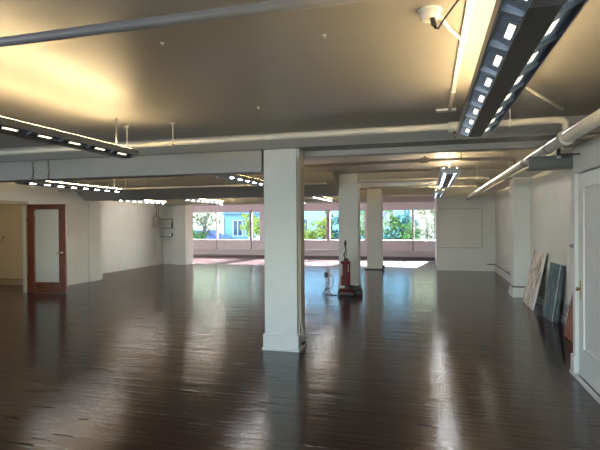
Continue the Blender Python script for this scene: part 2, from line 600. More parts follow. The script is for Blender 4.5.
# far windows: one frame + one pane each
wins = [(-12.98, -11.55), (-11.55, -9.86), (-9.86, -8.09), (-8.09, -7.62), (-6.95, -5.6), (-5.6, -4.37), (-4.37, -2.72), (-2.58, -0.67), (-0.67, 0.29)]
wdesc = ['far left window hidden behind the pier', 'first visible far window, cream building outside', 'wide far window with blue house outside', 'narrow far window left of the big column',
         'far window hidden by the big column', 'far window between big column and red vacuum, yellow bush outside', 'far window left of the second column', 'wide far window with green foliage outside',
         'rightmost far window with beige wall and branches outside']
for i, (x0, x1) in enumerate(wins):
    thick = 0.045
    fr = struct('window_%d' % (i+1), boxes((x0, x0+thick, YB+0.02, YB+0.1, WZ0, WZ1), (x1-thick*0.9, x1, YB+0.02, YB+0.1, WZ0, WZ1),
                                           (x0+thick, x1-thick, YB+0.02, YB+0.1, WZ0, WZ0+0.05), (x0+thick, x1-thick, YB+0.02, YB+0.1, WZ1-0.04, WZ1), bev=0.003), WINFRAME, wdesc[i], cat='window')
    obj('glass', boxes((x0+thick, x1-thick, YB+0.055, YB+0.061, WZ0+0.05, WZ1-0.04)), GLASS, fr)
for i, x in enumerate((-9.84, -8.07, -0.67)):  # dark tubes added as thin shading strips below the mullions
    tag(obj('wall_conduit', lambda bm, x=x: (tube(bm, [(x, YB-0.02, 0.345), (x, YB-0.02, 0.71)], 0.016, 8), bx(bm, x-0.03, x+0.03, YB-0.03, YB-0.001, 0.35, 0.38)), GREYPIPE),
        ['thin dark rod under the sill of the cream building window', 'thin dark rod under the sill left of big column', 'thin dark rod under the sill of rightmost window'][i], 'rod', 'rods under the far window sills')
tag(obj('mullion_post', boxes((-8.15, -8.02, YB-0.03, YB+0.02, 0.74, 2.2), bev=0.005), mat('mauve_post', (0.42, 0.40, 0.46), 0.5)), 'grey-mauve window post left of the big column', 'post')
tag(obj('mullion_post', boxes((-4.46, -4.30, YB-0.03, YB+0.02, 0.72, 2.13), bev=0.005), bpy.data.materials['mauve_post']), 'grey-mauve window post left of the red vacuum', 'post')

# beams
DL = 2.24
def beam1(bm):
    bx(bm, XL, XR, 5.64, 6.0, 2.51, ZC, bev=0.004)          # upper band, whole width
    bx(bm, XL, -2.03, 5.70, 5.98, DL, 2.51)                 # deep part left of the column
    bx(bm, -1.56, XR, 6.0, 6.16, 2.44, ZC)                  # lower lip on the right
struct('trim_beam_front', beam1, BEAM, 'long painted ceiling beam resting on the nearest column', cat='beam')
def beam2(bm):
    prism(bm, [(10.30, ZC), (11.12, DL-0.02), (11.42, DL-0.02), (11.42, ZC)], 'x', XL, -2.03)
    bx(bm, -1.58, XR, 10.9, 11.25, 2.49, ZC)
struct('trim_beam_middle', beam2, BEAM, 'second ceiling beam running over the column with the vacuum', cat='beam')
def beam3(bm):
    bx(bm, -10.07, -2.03, 16.2, 16.5, 2.27, ZC)
    bx(bm, -1.52, 0.24, 16.2, 16.5, 2.47, ZC)
struct('trim_beam_far', beam3, BEAM, 'third ceiling beam nearest the windows', cat='beam')
struct('trim_beam_window', boxes((-13.0, 0.24, 20.7, 21.2, 2.42, ZC)), BEAM, 'ceiling band directly above the far windows', cat='beam')
struct('trim_steel', boxes((1.04, XR, 5.62, 5.635, 2.16, 2.275), (1.04, XR, 5.62, 5.8, 2.15, 2.165), (1.04, XR, 5.62, 5.8, 2.27, 2.285)), mat('grey_steel', (0.15, 0.165, 0.155), 0.4), 'grey steel channel above the paintings beside the closet', cat='steel channel')

struct('trim_soffit_right', boxes((1.62, XR, 6.2, 16.3, 2.50, ZC)), WALL, 'boxed soffit along the top of the right wall', cat='soffit')
# columns
def column(n, x0, x1, y0, y1, label, base=0.2):
    def b(bm):
        bx(bm, x0, x1, y0, y1, 0, ZC if n > 1 else 2.51, bev=0.008)
        if n == 1:
            bx(bm, x1-0.012, x1+0.03, y0+0.02, y1, 2.40, 2.505, bev=0.004)
    o = struct('column', b, COLM, label, cat='column')
    if n == 1:
        obj('side_board', boxes((x1, x1+0.02, y0+0.04, y1-0.02, 0.2, 2.41), bev=0.003), BEIGE, o)  # beige board added; its colour stands in for the pendant's warm light
    e = 0.018
    obj('baseboard', boxes((x0-e, x1+e, y0-e, y1+e, 0, base), (x0-e-0.012, x1+e+0.012, y0-e-0.012, y1+e+0.012, 0, 0.03), bev=0.004), COLM, o)
    return o
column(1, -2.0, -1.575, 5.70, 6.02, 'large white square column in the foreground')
column(2, -2.01, -1.56, 10.9, 11.25, 'white square column behind the red vacuum cleaner')
column(3, -2.02, -1.52, 16.2, 16.55, 'farthest white square column in front of the right windows', base=0.08)

# ---- glazed wooden door, open into the room
dr = struct('door_1', boxes((0, 0.16, -0.02, 0.022, 0.01, 2.05), (0.78, 0.94, -0.02, 0.022, 0.01, 2.05), (0.16, 0.78, -0.02, 0.022, 0.01, 0.23), (0.16, 0.78, -0.02, 0.022, 1.945, 2.05), bev=0.004), MAHOG,
            'open reddish wooden door with one tall glass pane', cat='door')
dr.location = (-9.01, 9.14, 0)
dr.rotation_euler = (0, 0, math.radians(9))
obj('glass_pane', boxes((0.155, 0.785, -0.003, 0.003, 0.225, 1.95)), DOORGLASS, dr)
obj('glazing_bead', boxes((0.16, 0.175, -0.014, 0.014, 0.23, 1.945), (0.765, 0.78, -0.014, 0.014, 0.23, 1.945), (0.175, 0.765, -0.014, 0.014, 0.23, 0.245), (0.175, 0.765, -0.014, 0.014, 1.93, 1.945)), MAHOG, dr)
def lever(bm):
    lathe(bm, [(0.024, 0), (0.026, 0.004), (0.02, 0.012)], 16)
    bmesh.ops.rotate(bm, verts=bm.verts, cent=(0, 0, 0), matrix=Matrix.Rotation(PI/2, 3, 'X'))
    bmesh.ops.translate(bm, verts=bm.verts, vec=(0.86, -0.02, 0.93))
    tube(bm, [(0.86, -0.03, 0.93), (0.86, -0.065, 0.93), (0.84, -0.07, 0.93), (0.74, -0.07, 0.925)], 0.011, 10)
obj('door_handle', lever, CHROME, dr)
obj('lock_cylinder', lambda bm: tube(bm, [(0.945, -0.012, 0.93), (0.949, -0.012, 0.93)], 0.012, 10), BRASS, dr)
obj('hinge', boxes((-0.012, 0.004, -0.03, -0.01, 0.3, 0.4), (-0.012, 0.004, -0.03, -0.01, 1.65, 1.75)), BRASS, dr)

# ---- closet door at right (plane X = 1.46)
def cdoor(bm):
    x0, x1 = 1.485, 1.525
    bx(bm, x0, x1, 4.63, 4.73, 0.012, 2.07)
    bx(bm, x0, x1, 5.36, 5.515, 0.012, 2.07)
    bx(bm, x0, x1, 4.73, 5.36, 0.012, 0.29)
    bx(bm, x0, x1, 4.73, 5.36, 1.94, 2.07)
    bx(bm, x0+0.014, x1-0.006, 4.73, 5.36, 0.29, 1.94)
d2 = struct('door_2', cdoor, TRIM, 'white painted door with one tall recessed panel at the right edge', cat='door')
def mould(bm):
    for a in ((1.478, 1.497, 4.73, 4.745, 0.29, 1.94), (1.478, 1.497, 5.345, 5.36, 0.29, 1.94), (1.478, 1.497, 4.745, 5.345, 0.29, 0.305), (1.478, 1.497, 4.745, 5.345, 1.925, 1.94)):
        bx(bm, *a, bev=0.003)
obj('panel_moulding', mould, TRIM, d2)
def plate(bm):
    bx(bm, 1.478, 1.486, 5.425, 5.465, 0.80, 0.99, bev=0.002)
hp = obj('handle_plate', plate, BRASS, d2)
obj('door_knob', lambda bm: tube(bm, [(1.48, 5.445, 0.90), (1.467, 5.445, 0.90), (1.465, 5.445, 0.90), (1.458, 5.445, 0.90), (1.448, 5.445, 0.90), (1.443, 5.445, 0.90)], [0.009, 0.009, 0.014, 0.022, 0.02, 0.010], 16), BRASS, d2)
struct('trim_closet_door', boxes((1.452, 1.462, 5.52, 5.6, 0, 2.14), (1.452, 1.462, YF, 5.52, 2.085, 2.14), bev=0.003), TRIM, 'white casing around the panelled closet door', cat='door frame')
tag(obj('coat_hook', lambda bm: (tube(bm, [(1.452, 5.575, 1.33), (1.43, 5.575, 1.33), (1.42, 5.575, 1.345)], 0.01, 10), bx(bm, 1.444, 1.452, 5.56, 5.59, 1.31, 1.35)), GREYMET),
    'small dark metal hook on the casing of the white closet door', 'hook')

# ================================================================ PENDANT LIGHTS
def slots(L, s):
    out = []
    y = 0.12
    while y+0.14 < L:
        out.append((s, y))
        y += 0.345
    return out

def fixture(L, label, loc, slotm=None):
    # origin at the far end's bottom centre, body runs towards -Y
    slotm = slotm or SLOTM
    t = thing('pendant_light', label, 'light', loc, 0, 'long metal pendant lights')
    hw, ow, rise = 0.053, 0.131, 0.043
    obj('housing', lambda bm: (bx(bm, -hw, hw, -L, 0, 0.0, 0.075, bev=0.005),), DARKMET, t)
    for s in (-1, 1):
        def P(u, s=s):      # u 0..1 outwards
            return (s*(hw+(ow-hw)*u), 0.008+rise*u)
        def wing(bm):
            th = 0.005
            def strip(u0, u1, y0, y1):
                a, b = P(u0), P(u1)
                prism(bm, [(a[0], a[1]), (b[0], b[1]), (b[0], b[1]+th), (a[0], a[1]+th)], 'y', y0, y1)
            strip(0, 0.10, -L, 0)
            strip(0.40, 1.0, -L, 0)
            prevy = 0
            for _, y in slots(L, s):
                strip(0.10, 0.40, -y, prevy)
                prevy = -y-0.14
            strip(0.10, 0.40, -L, prevy)
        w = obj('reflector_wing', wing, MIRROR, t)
        for _, y in slots(L, s):
            a, b = P(0.08), P(0.42)
            obj('lit_slot', lambda bm: prism(bm, [(a[0], a[1]+0.006), (b[0], b[1]+0.006), (b[0], b[1]+0.009), (a[0], a[1]+0.009)], 'y', -y-0.145, -y+0.005), slotm, w)
            for q in (y-0.10, y+0.24):
                obj('louvre_blade', lambda bm: prism(bm, [P(0.02), P(1.0), (P(1.0)[0], P(1.0)[1]-0.016), (P(0.1)[0], P(0.1)[1]-0.010)], 'y', -q-0.002, -q), GREYMET, w)
        obj('side_rail', lambda bm, s=s: bx(bm, min(s*ow, s*(ow+0.009)), max(s*ow, s*(ow+0.009)), -L, 0, 0.026, 0.085, bev=0.002), GREYMET, t)
        obj('lamp_tube', lambda bm, s=s: tube(bm, [(s*0.092, -L+0.05, 0.085), (s*0.092, -0.05, 0.085)], 0.012, 10), LAMPM, t)
    for y0, y1 in ((0.0, 0.006), (-L-0.006, -L)):
        obj('end_cap', lambda bm: prism(bm, [(-hw, 0), (hw, 0), (ow+0.01, rise), (ow+0.01, 0.087), (-ow-0.01, 0.087), (-ow-0.01, rise)], 'y', y0, y1), GREYMET, t)
    for y in (-0.18, -L+0.35):
        obj('hanger_rod', lambda bm, y=y: tube(bm, [(0, y, 0.075), (0, y, ZC-loc[2])], 0.006, 8), GREYMET, t)
    return t

ZF = 2.30
f1 = fixture(2.8, 'dark pendant light with blue reflective louvre, hanging at upper right foreground', (0.373, 4.24, ZF))
fx = []
far = []
for loc, lb in (
        ((-3.15, 4.53, ZF), 'dark pendant light entering the photo from the left edge, nearest of the left row'),
        ((-6.97, 9.72, ZF), 'pendant light hanging in front of the wooden door'),
        ((-3.14, 9.8, ZF), 'pendant light just left of the top of the big column'),
        ((0.30, 10.0, 2.27), 'short-looking pendant light seen end-on near the right pipe, nearer of two'),
        ((0.25, 14.9, 2.27), 'small pendant light seen end-on above the rightmost far window'),
        ((-9.2, 15.4, 2.27), 'pendant light by the far left wall above the small electrical box'),
        ((-7.2, 15.9, 2.27), 'pendant light above the first visible far window'),
        ((-3.2, 15.8, 2.27), 'pendant light just right of the top of the big column')):
    if loc[1] < 5:
        fx.append(dup(f1, loc, label=lb))
    elif not far:
        far.append(fixture(2.8, lb, loc, SLOTF))
    else:
        fx.append(dup(far[0], loc, label=lb))
for loc, lb in (((-9.0, 20.0, 2.38), 'pendant light closest to the far windows, left row'), ((-5.2, 20.0, 2.38), 'pendant light closest to the far windows, behind the big column')):
    fx.append(dup(far[0], loc, label=lb))
obj('joiner_plate', boxes((-0.056, 0.056, -2.79, -2.52, -0.005, 0.0), bev=0.002), GREYMET, f1)
obj('cover_screw', lambda bm: tube(bm, [(0, -2.60, -0.004), (0, -2.60, -0.014)], 0.014, 12), BLACK, f1)

# ================================================================ PIPES
def pipe(name, pts, r, m_, label, hangers=(), couplings=(), sprinklers=(), axis='x', bands=()):
    t = thing(name, label, 'pipe', pts[0])
    o0 = Vector(pts[0])
    L = [Vector(p)-o0 for p in pts]
    obj('tube', lambda bm: tube(bm, L, r, 18), m_, t)
    for h in hangers:
        p = Vector(h)-o0
        obj('hanger', lambda bm, p=p: (tube(bm, [(p.x, p.y, p.z), (p.x, p.y, ZC-o0.z)], 0.006, 8),
                                       tube(bm, [(p.x-0.012, p.y, p.z), (p.x+0.012, p.y, p.z)] if axis == 'x' else [(p.x, p.y-0.012, p.z), (p.x, p.y+0.012, p.z)], r+0.006, 16),
                                       tube(bm, [(p.x, p.y, ZC-o0.z-0.012), (p.x, p.y, ZC-o0.z)], 0.025, 12)), m_, t)
    for c in couplings:
        p = Vector(c)-o0
        w = 0.06
        obj('coupling', lambda bm, p=p: tube(bm, [(p.x-w, p.y, p.z), (p.x+w, p.y, p.z)] if axis == 'x' else [(p.x, p.y-w, p.z), (p.x, p.y+w, p.z)], r+0.018, 18), m_, t)
    for c in bands:
        p = Vector(c)-o0
        obj('clamp', lambda bm, p=p: tube(bm, [(p.x, p.y-0.012, p.z), (p.x, p.y+0.012, p.z)], r+0.006, 18), GREYPIPE, t)
    for c in sprinklers:
        p = Vector(c)-o0
        def spr(bm, p=p):
            tube(bm, [(p.x, p.y, p.z), (p.x, p.y, p.z-r-0.03)], 0.016, 10)
            tube(bm, [(p.x, p.y, p.z-r-0.03), (p.x, p.y, p.z-r-0.035)], 0.012, 10)
            tube(bm, [(p.x-0.014, p.y, p.z-r-0.03), (p.x-0.016, p.y, p.z-r-0.05), (p.x, p.y, p.z-r-0.07)], 0.003, 6)
            tube(bm, [(p.x+0.014, p.y, p.z-r-0.03), (p.x+0.016, p.y, p.z-r-0.05), (p.x, p.y, p.z-r-0.07)], 0.003, 6)
            tube(bm, [(p.x, p.y, p.z-r-0.070), (p.x, p.y, p.z-r-0.074)], 0.02, 12)
        obj('sprinkler_head', spr, BRASS, t)
    return t

# near pipe, top left
pipe('ceiling_pipe', [(-7.5, 2.13, 2.60), (1.40, 2.13, 2.60)], 0.026, GREYPIPE, 'grey pipe crossing the ceiling at the upper left, nearest of all pipes', hangers=[(-4.5, 2.13, 2.6), (1.0, 2.13, 2.6)])
# main sprinkler line in front of beam 1, dropping into the right pipe
RX, RZ = 1.18, 2.335
mainp = [(-8.9, 4.75, 2.47), (-3.3, 4.75, 2.475), (0.6, 4.75, 2.495), (1.10, 4.75, 2.50)]
elb = [(1.15, 4.75, 2.495), (1.18, 4.75, 2.47), (1.18, 4.75, 2.43), (1.18, 4.75, 2.36)]
pipe('sprinkler_pipe', mainp+elb, 0.030, PIPE, 'cream sprinkler pipe crossing in front of the nearest beam',
     hangers=[(-3.3, 4.75, 2.475), (-2.72, 4.75, 2.476), (0.72, 4.75, 2.495)], couplings=[(0.24, 4.75, 2.487)], sprinklers=[(0.24, 4.75, 2.487)])
# big diagonal pipe
pipe('main_pipe', [(RX, -3.9, RZ), (RX, 16.29, RZ)], 0.052, PIPE, 'thick cream pipe running along the right side towards the far wall', couplings=[(RX, 4.75, RZ)], axis='y',
     hangers=[(RX, 7.9, RZ), (RX, 2.0, RZ), (RX, 13.0, RZ)], bands=[(RX, 5.35, RZ), (RX, 6.5, RZ), (RX, 6.62, RZ)])
pipe('ceiling_pipe', [(-1.9, 7.3, 2.47), (-0.03, 7.3, 2.495), (1.08, 7.3, 2.475), (1.16, 7.3, 2.46), (RX, 7.3, 2.39)], 0.026, BROWNP, 'brownish sprinkler pipe just beyond the nearest beam, right side',
     hangers=[(0.45, 7.3, 2.49)], couplings=[(-0.06, 7.3, 2.495)], sprinklers=[(-0.06, 7.3, 2.56)])
pipe('ceiling_pipe', [(-1.5, 10.35, 2.48), (0.02, 10.35, 2.48), (1.0, 10.35, 2.48), (1.15, 10.35, 2.46), (RX, 10.35, 2.39)], 0.024, PIPE, 'cream pipe in front of the second beam, right of the columns', hangers=[(0.25, 10.35, 2.48), (0.95, 10.35, 2.48)])
pipe('ceiling_pipe', [(-8.9, 10.0, 2.42), (-2.1, 10.0, 2.42)], 0.022, PIPE, 'cream pipe in front of the second beam, left of the big column', hangers=[(-7.0, 10.0, 2.42), (-6.45, 10.0, 2.42), (-4.4, 10.0, 2.42)])
pipe('ceiling_pipe', [(-1.5, 12.9, 2.50), (1.12, 12.9, 2.50), (1.16, 12.9, 2.47), (RX, 12.9, 2.39)], 0.026, PIPE, 'thin cream pipe behind the second beam at the far right', hangers=[(-0.6, 12.9, 2.5)])
pipe('ceiling_pipe', [(-10.0, 14.6, 2.42), (-2.1, 14.6, 2.42)], 0.024, PIPE, 'pale pipe near the far left ceiling above the shelves', hangers=[(-8.0, 14.6, 2.42)])
pipe('ceiling_pipe', [(-1.45, 15.7, 2.42), (1.12, 15.7, 2.42), (1.16, 15.7, 2.40), (RX, 15.7, 2.37)], 0.022, PIPE, 'cream pipe nearest the far partition wall', hangers=[(0.6, 15.7, 2.42)])
# diagonal conduit on ceiling from pendant to elbow
tag(obj('ceiling_conduit', lambda bm: (tube(bm, [(0.72, 4.02, 2.68), (0.72, 4.02, 2.63), (1.20, 4.95, 2.63), (1.22, 5.0, 2.69)], 0.013, 10), tube(bm, [(0.70, 4.02, 2.69), (0.74, 4.02, 2.69)], 0.02, 8)), PIPE),
    'thin diagonal conduit right of the big pendant light', 'conduit')
tag(obj('pipe_bracket', lambda bm: (bx(bm, 1.25, 1.28, 5.35, 5.375, 2.27, 2.42), bx(bm, 1.25, 1.46, 5.35, 5.375, 2.255, 2.27)), BLACK),
    'black bracket holding the thick pipe near the closet corner', 'bracket')
tag(obj('drain_elbow', lambda bm: tube(bm, [(1.30, 5.5, 2.24), (1.30, 5.5, 2.40), (1.32, 5.5, 2.44), (1.36, 5.5, 2.455), (1.90, 5.5, 2.46)], 0.022, 12), PIPE),
    'small cream elbow pipe behind the thick pipe above the closet corner', 'pipe')

for x, lb in ((-5.52, 'grey rod on the nearest beam above the wooden door'), (-5.25, 'faint second rod on the nearest beam above the wooden door')):
    tag(obj('beam_rod', lambda bm: (tube(bm, [(x, 5.685, 2.235), (x, 5.685, 2.50)], 0.014, 8), bx(bm, x-0.03, x+0.03, 5.67, 5.70, 2.34, 2.36)), BEAM), lb, 'rod')
# ceiling junction box, raceway, cable
jb = thing('junction_box', 'white ceiling junction box with a black plug near the big pendant light', 'junction box', (0.01, 2.60, ZC))
obj('body', lambda bm: lathe(bm, [(0.050, 0), (0.052, -0.02), (0.050, -0.045), (0.042, -0.052)], 8), WHITEP, jb)
obj('mounting_ring', lambda bm: lathe(bm, [(0.062, 0), (0.064, -0.006), (0.06, -0.01)], 24), WHITEP, jb)
obj('plug', lambda bm: (tube(bm, [(0.012, -0.02, -0.05), (0.02, -0.025, -0.09)], 0.014, 12), tube(bm, [(0.02, -0.025, -0.09), (0.03, -0.028, -0.108)], 0.009, 10)), BLACK, jb)
tag(obj('power_cable', lambda bm: tube(bm, [(0.04, 2.572, 2.592), (0.052, 2.56, 2.585), (0.068, 2.52, 2.60), (0.11, 2.45, 2.63), (0.16, 2.37, 2.66), (0.205, 2.30, 2.68)], 0.005, 8), BLACK),
    'black cable looping from the junction box plug to the ceiling raceway', 'cable')
tr = thing('ceiling_raceway', 'narrow white surface raceway on the ceiling left of the big pendant light', 'raceway', (0.2, 1.2, ZC))
obj('channel', lambda bm: (bx(bm, -0.016, 0.016, 0, 3.72, -0.022, 0, bev=0.003),), PIPE, tr)
obj('end_plate', lambda bm: bx(bm, -0.13, 0.06, 3.70, 3.80, -0.02, 0, bev=0.003), WHITEP, tr)
for y in (0.9, 1.95, 3.0):
    obj('clip', boxes((-0.02, 0.02, y, y+0.03, -0.026, 0)), WHITEP, tr)
tag(obj('white_conduit', lambda bm: tube(bm, [(0.05, 2.62, 2.685), (0.12, 2.85, 2.685), (0.19, 3.02, 2.685)], 0.011, 8), WHITEP), 'short white conduit from the junction box to the raceway', 'conduit')
for (x, y), lb in (((-1.57, 2.62), 'small white ceiling hook below the near grey pipe'), ((-0.59, 2.77), 'tiny ceiling hook at the centre of the near ceiling'), ((-1.57, 4.33), 'tiny pale ceiling hook in front of the big column')):
    tag(obj('ceiling_hook', lambda bm, x=x, y=y: (tube(bm, [(x, y, ZC), (x, y, ZC-0.004)], 0.012, 12), tube(bm, [(x, y, ZC-0.003), (x, y, ZC-0.012), (x+0.006, y, ZC-0.017), (x+0.011, y, ZC-0.012)], 0.0025, 6)), WHITEP), lb, 'hook')

# ================================================================ RIGHT WALL ITEMS
def leaning(name, label, y0, y1, xb0, xb1, xt, h, th, fm, edge, back):
    """stretched canvas leaning on the right wall; bottom edge runs (xb0,y0)-(xb1,y1)"""
    yc = (y0+y1)/2
    xb = (xb0+xb1)/2
    w = math.hypot(y1-y0, xb1-xb0)
    t = thing(name, label, 'painting', (xb, yc, 0.0))
    lean = math.atan2(xt-xb, h)
    rz = -math.atan2(xb1-xb0, y1-y0)
    t.rotation_euler = (0, lean, rz)
    hh = math.hypot(h, xt-xb)
    obj('canvas', boxes((-0.004, 0.0, -w/2+0.004, w/2-0.004, 0.006, hh-0.002)), fm, t)
    obj('stretcher', lambda bm: (bx(bm, 0.0, th, -w/2, -w/2+0.03, 0.004, hh), bx(bm, 0.0, th, w/2-0.03, w/2, 0.004, hh), bx(bm, 0.0, th, -w/2+0.03, w/2-0.03, 0.004, 0.035), bx(bm, 0.0, th, -w/2+0.03, w/2-0.03, hh-0.03, hh)), edge, t)
    obj('backing', boxes((th*0.45, th*0.6, -w/2+0.03, w/2-0.03, 0.035, hh-0.03)), back, t)
    return t
leaning('painting', 'tall pinkish-white abstract canvas leaning on the right wall, leftmost', 9.33, 10.36, 1.765, 1.785, 1.995, 1.02, 0.028, PINKCAN, WHITEP, GOLDB)
leaning('painting', 'dark blue abstract canvas with a white edge leaning on the right wall', 8.33, 8.95, 1.86, 1.86, 1.985, 0.90, 0.014, BLUECAN, WHITEP, GOLDB)
leaning('painting', 'dark canvas tucked behind the blue abstract canvas', 8.15, 8.78, 1.895, 1.895, 2.003, 0.90, 0.014, BLUECAN, mat('dark_edge', (0.05, 0.07, 0.08), 0.6), GOLDB)
leaning('painting', 'rust-red canvas half hidden behind the closet corner', 6.4, 7.38, 1.80, 1.80, 1.98, 0.96, 0.03, RUSTCAN, mat('grey_edge', (0.2, 0.2, 0.19), 0.6), GOLDB)

tag(obj('wall_outlet', lambda bm: (bx(bm, XR-0.05, XR, 7.93, 8.05, 0.22, 0.33, bev=0.004), tube(bm, [(XR-0.02, 8.05, 0.26), (XR-0.02, 8.9, 0.26)], 0.01, 8)), GREYBOX),
    'grey outlet box low on the right wall beside the blue canvas', 'outlet')
cd = thing('wall_conduit', 'grey conduit above the baseboard from the far partition to the pilaster', 'conduit', (0, 0, 0))
obj('tube', lambda bm: (tube(bm, [(1.76, 16.27, 0.22), (XR-0.03, 16.27, 0.22), (XR-0.025, 16.2, 0.22), (XR-0.02, 13.2, 0.22), (XR-0.02, 11.36, 0.22)], 0.018, 8),
                        tube(bm, [(1.69, 11.3, 0.22), (1.69, 10.86, 0.22), (1.72, 10.84, 0.22), (2.0, 10.84, 0.22)], 0.016, 8)), GREYPIPE, cd)
obj('outlet_box', boxes((XR-0.06, XR, 12.95, 13.15, 0.19, 0.33), bev=0.004), GREYBOX, cd)
obj('riser', lambda bm: (tube(bm, [(XR-0.015, 14.1, 0.22), (XR-0.015, 14.1, 0.56)], 0.01, 8), bx(bm, XR-0.04, XR, 14.03, 14.17, 0.54, 0.68)), TRIM, cd)

# ================================================================ FAR LEFT ITEMS
eb = thing('electrical_box', 'small grey box hanging from a conduit in the far left corner', 'electrical box', (-9.97, 16.15, 1.45))
obj('cabinet', boxes((-0.095, 0.14, -0.08, 0.08, 0, 0.38), bev=0.006), GREYBOX, eb)
obj('cabinet_door', boxes((-0.08, 0.125, -0.09, -0.08, 0.02, 0.36), bev=0.002), mat('box_door', (0.38, 0.37, 0.36), 0.5), eb)
obj('conduit', lambda bm: (tube(bm, [(0.0, 0, 0.38), (0.0, 0, ZC-1.45)], 0.014, 8), tube(bm, [(0.08, 0.02, 0.38), (0.08, 0.02, 0.8), (0.08, 0.02, ZC-1.45)], 0.009, 8)), GREYBOX, eb)
obj('cord', lambda bm: (tube(bm, [(-0.05, 0, 0), (-0.05, 0, -0.5), (-0.04, 0, -1.0)], 0.006, 6), tube(bm, [(0.05, 0, 0), (0.05, 0, -0.7)], 0.006, 6)), WHITEP, eb)
# shelves
SHELFM = mat('grey_green_shelf', (0.30, 0.34, 0.31), 0.5)  # shelves coloured darker to stand in for the shade under them
for z, lb in ((1.73, 'top thin shelf in the far left corner'), (1.38, 'middle thin shelf in the far left corner'), (1.06, 'bottom thin shelf in the far left corner')):
    tag(obj('wall_shelf', boxes((-10.06, -9.48, 16.5, 16.78, z, z+0.035), bev=0.003), SHELFM), lb, 'shelf', 'shelves in the far left corner')
bt = thing('bottle', 'dark green bottle standing on the middle corner shelf', 'bottle', (-9.56, 16.62, 1.415))
obj('bottle_body', lambda bm: lathe(bm, [(0.045, 0), (0.05, 0.01), (0.05, 0.17), (0.035, 0.21), (0.016, 0.24), (0.015, 0.29)]), GREEN, bt)
obj('bottle_cap', lambda bm: lathe(bm, [(0.018, 0.29), (0.018, 0.31)]), BLACK, bt)
tag(obj('jar', lambda bm: lathe(bm, [(0.045, 0), (0.05, 0.01), (0.05, 0.08), (0.04, 0.10), (0.042, 0.12)], c=(-9.55, 16.6, 1.095)), GREEN), 'small dark jar on the bottom corner shelf', 'jar')
tag(obj('folded_cloth', lambda bm: (bx(bm, -9.78, -9.63, 16.55, 16.72, 1.095, 1.115, bev=0.008), bx(bm, -9.77, -9.64, 16.56, 16.71, 1.115, 1.135, bev=0.008)), WHITEP), 'white folded cloth on the bottom corner shelf', 'cloth')
tag(obj('towel_bar', lambda bm: tube(bm, [(-10.86, 10.25, 1.27), (-10.86, 10.18, 1.27), (-10.86, 10.17, 1.18), (-11.05, 10.17, 1.18), (-11.35, 10.17, 1.18), (-11.35, 10.17, 1.27), (-11.35, 10.25, 1.27)], 0.012, 8), GREYMET),
    'dark metal rail on the beige wall at the left edge', 'rail')

# ================================================================ VACUUM CLEANER
vc = thing('vacuum_cleaner', 'red upright vacuum cleaner parked in front of the second column', 'vacuum cleaner', (-1.74, 10.42, 0))
def vbase(bm):
    prism(bm, [(-0.20, 0.02), (0.16, 0.02), (0.16, 0.06), (0.06, 0.14), (-0.12, 0.14), (-0.20, 0.07)], 'x', -0.17, 0.17)
    bmesh.ops.bevel(bm, geom=bm.edges[:], offset=0.01, segments=2, affect='EDGES')
vb = obj('cleaning_head', vbase, mat('dark_red_head', (0.05, 0.004, 0.006), 0.4), vc)
obj('bumper', boxes((-0.18, 0.18, -0.215, -0.15, 0.01, 0.05), bev=0.01), BLACK, vc)
def motor(bm):
    tube(bm, [(0.02, 0.0, 0.13), (0.24, 0.02, 0.10), (0.32, 0.02, 0.08)], [0.09, 0.085, 0.05], 18)
    bx(bm, 0.14, 0.34, -0.07, 0.09, 0.01, 0.09, bev=0.02)
obj('motor_housing', motor, BLACK, vc)
obj('dust_bag', lambda bm: (bx(bm, -0.135, 0.065, -0.055, 0.06, 0.20, 0.745, bev=0.03),), REDV, vc)
obj('bag_stripe', lambda bm: (bx(bm, -0.04, -0.015, -0.062, -0.05, 0.22, 0.73),), BLACK, vc)
def marks(x, z, k, w, dz):
    def f(bm):
        # short joined strokes reading as a vertical line of lettering
        bx(bm, x, x+0.004, -0.06, -0.0555, z, z+dz*k)
        for i in range(k):
            bx(bm, x+0.003, x+w, -0.06, -0.0555, z+dz*i, z+dz*i+dz*0.55)
    return f
obj('bag_lettering', marks(-0.115, 0.43, 7, 0.022, 0.036), WHITEP, vc)
obj('bag_lettering', marks(0.03, 0.50, 4, 0.016, 0.045), WHITEP, vc)
obj('bag_collar', boxes((-0.05, 0.05, -0.04, 0.04, 0.12, 0.22), bev=0.015), BLACK, vc)
hd = obj('handle', lambda bm: tube(bm, [(-0.03, 0.075, 0.14), (-0.03, 0.085, 0.75), (-0.03, 0.06, 0.95), (-0.04, 0.03, 1.06), (-0.035, -0.01, 1.15)], 0.013, 10), CHROME, vc)
obj('grip', lambda bm: tube(bm, [(-0.042, 0.02, 1.07), (-0.036, -0.005, 1.12), (-0.03, -0.02, 1.19)], [0.022, 0.026, 0.02], 12), mat('dark_red_grip', (0.08, 0.008, 0.01), 0.4), hd)
obj('bag_clip', lambda bm: (bx(bm, -0.07, 0.03, -0.02, 0.05, 0.74, 0.79, bev=0.01), tube(bm, [(-0.03, 0.0, 0.78), (-0.07, 0.0, 0.86), (-0.05, 0.02, 0.93)], 0.014, 8)), BLACK, vc)
obj('cord_hook_wrap', lambda bm: tube(bm, [(-0.05, 0.05, 0.80), (0.03, 0.05, 0.90), (0.045, 0.05, 1.0), (0.0, 0.04, 1.08), (-0.06, 0.05, 1.0), (-0.06, 0.05, 0.88), (-0.03, 0.04, 0.80)], 0.007, 6), WHITEP, vc)
for s in (-1, 1):
    obj('wheel', lambda bm, s=s: tube(bm, [(s*0.15, 0.12, 0.035), (s*0.185, 0.12, 0.035)], 0.035, 16), BLACK, vc)
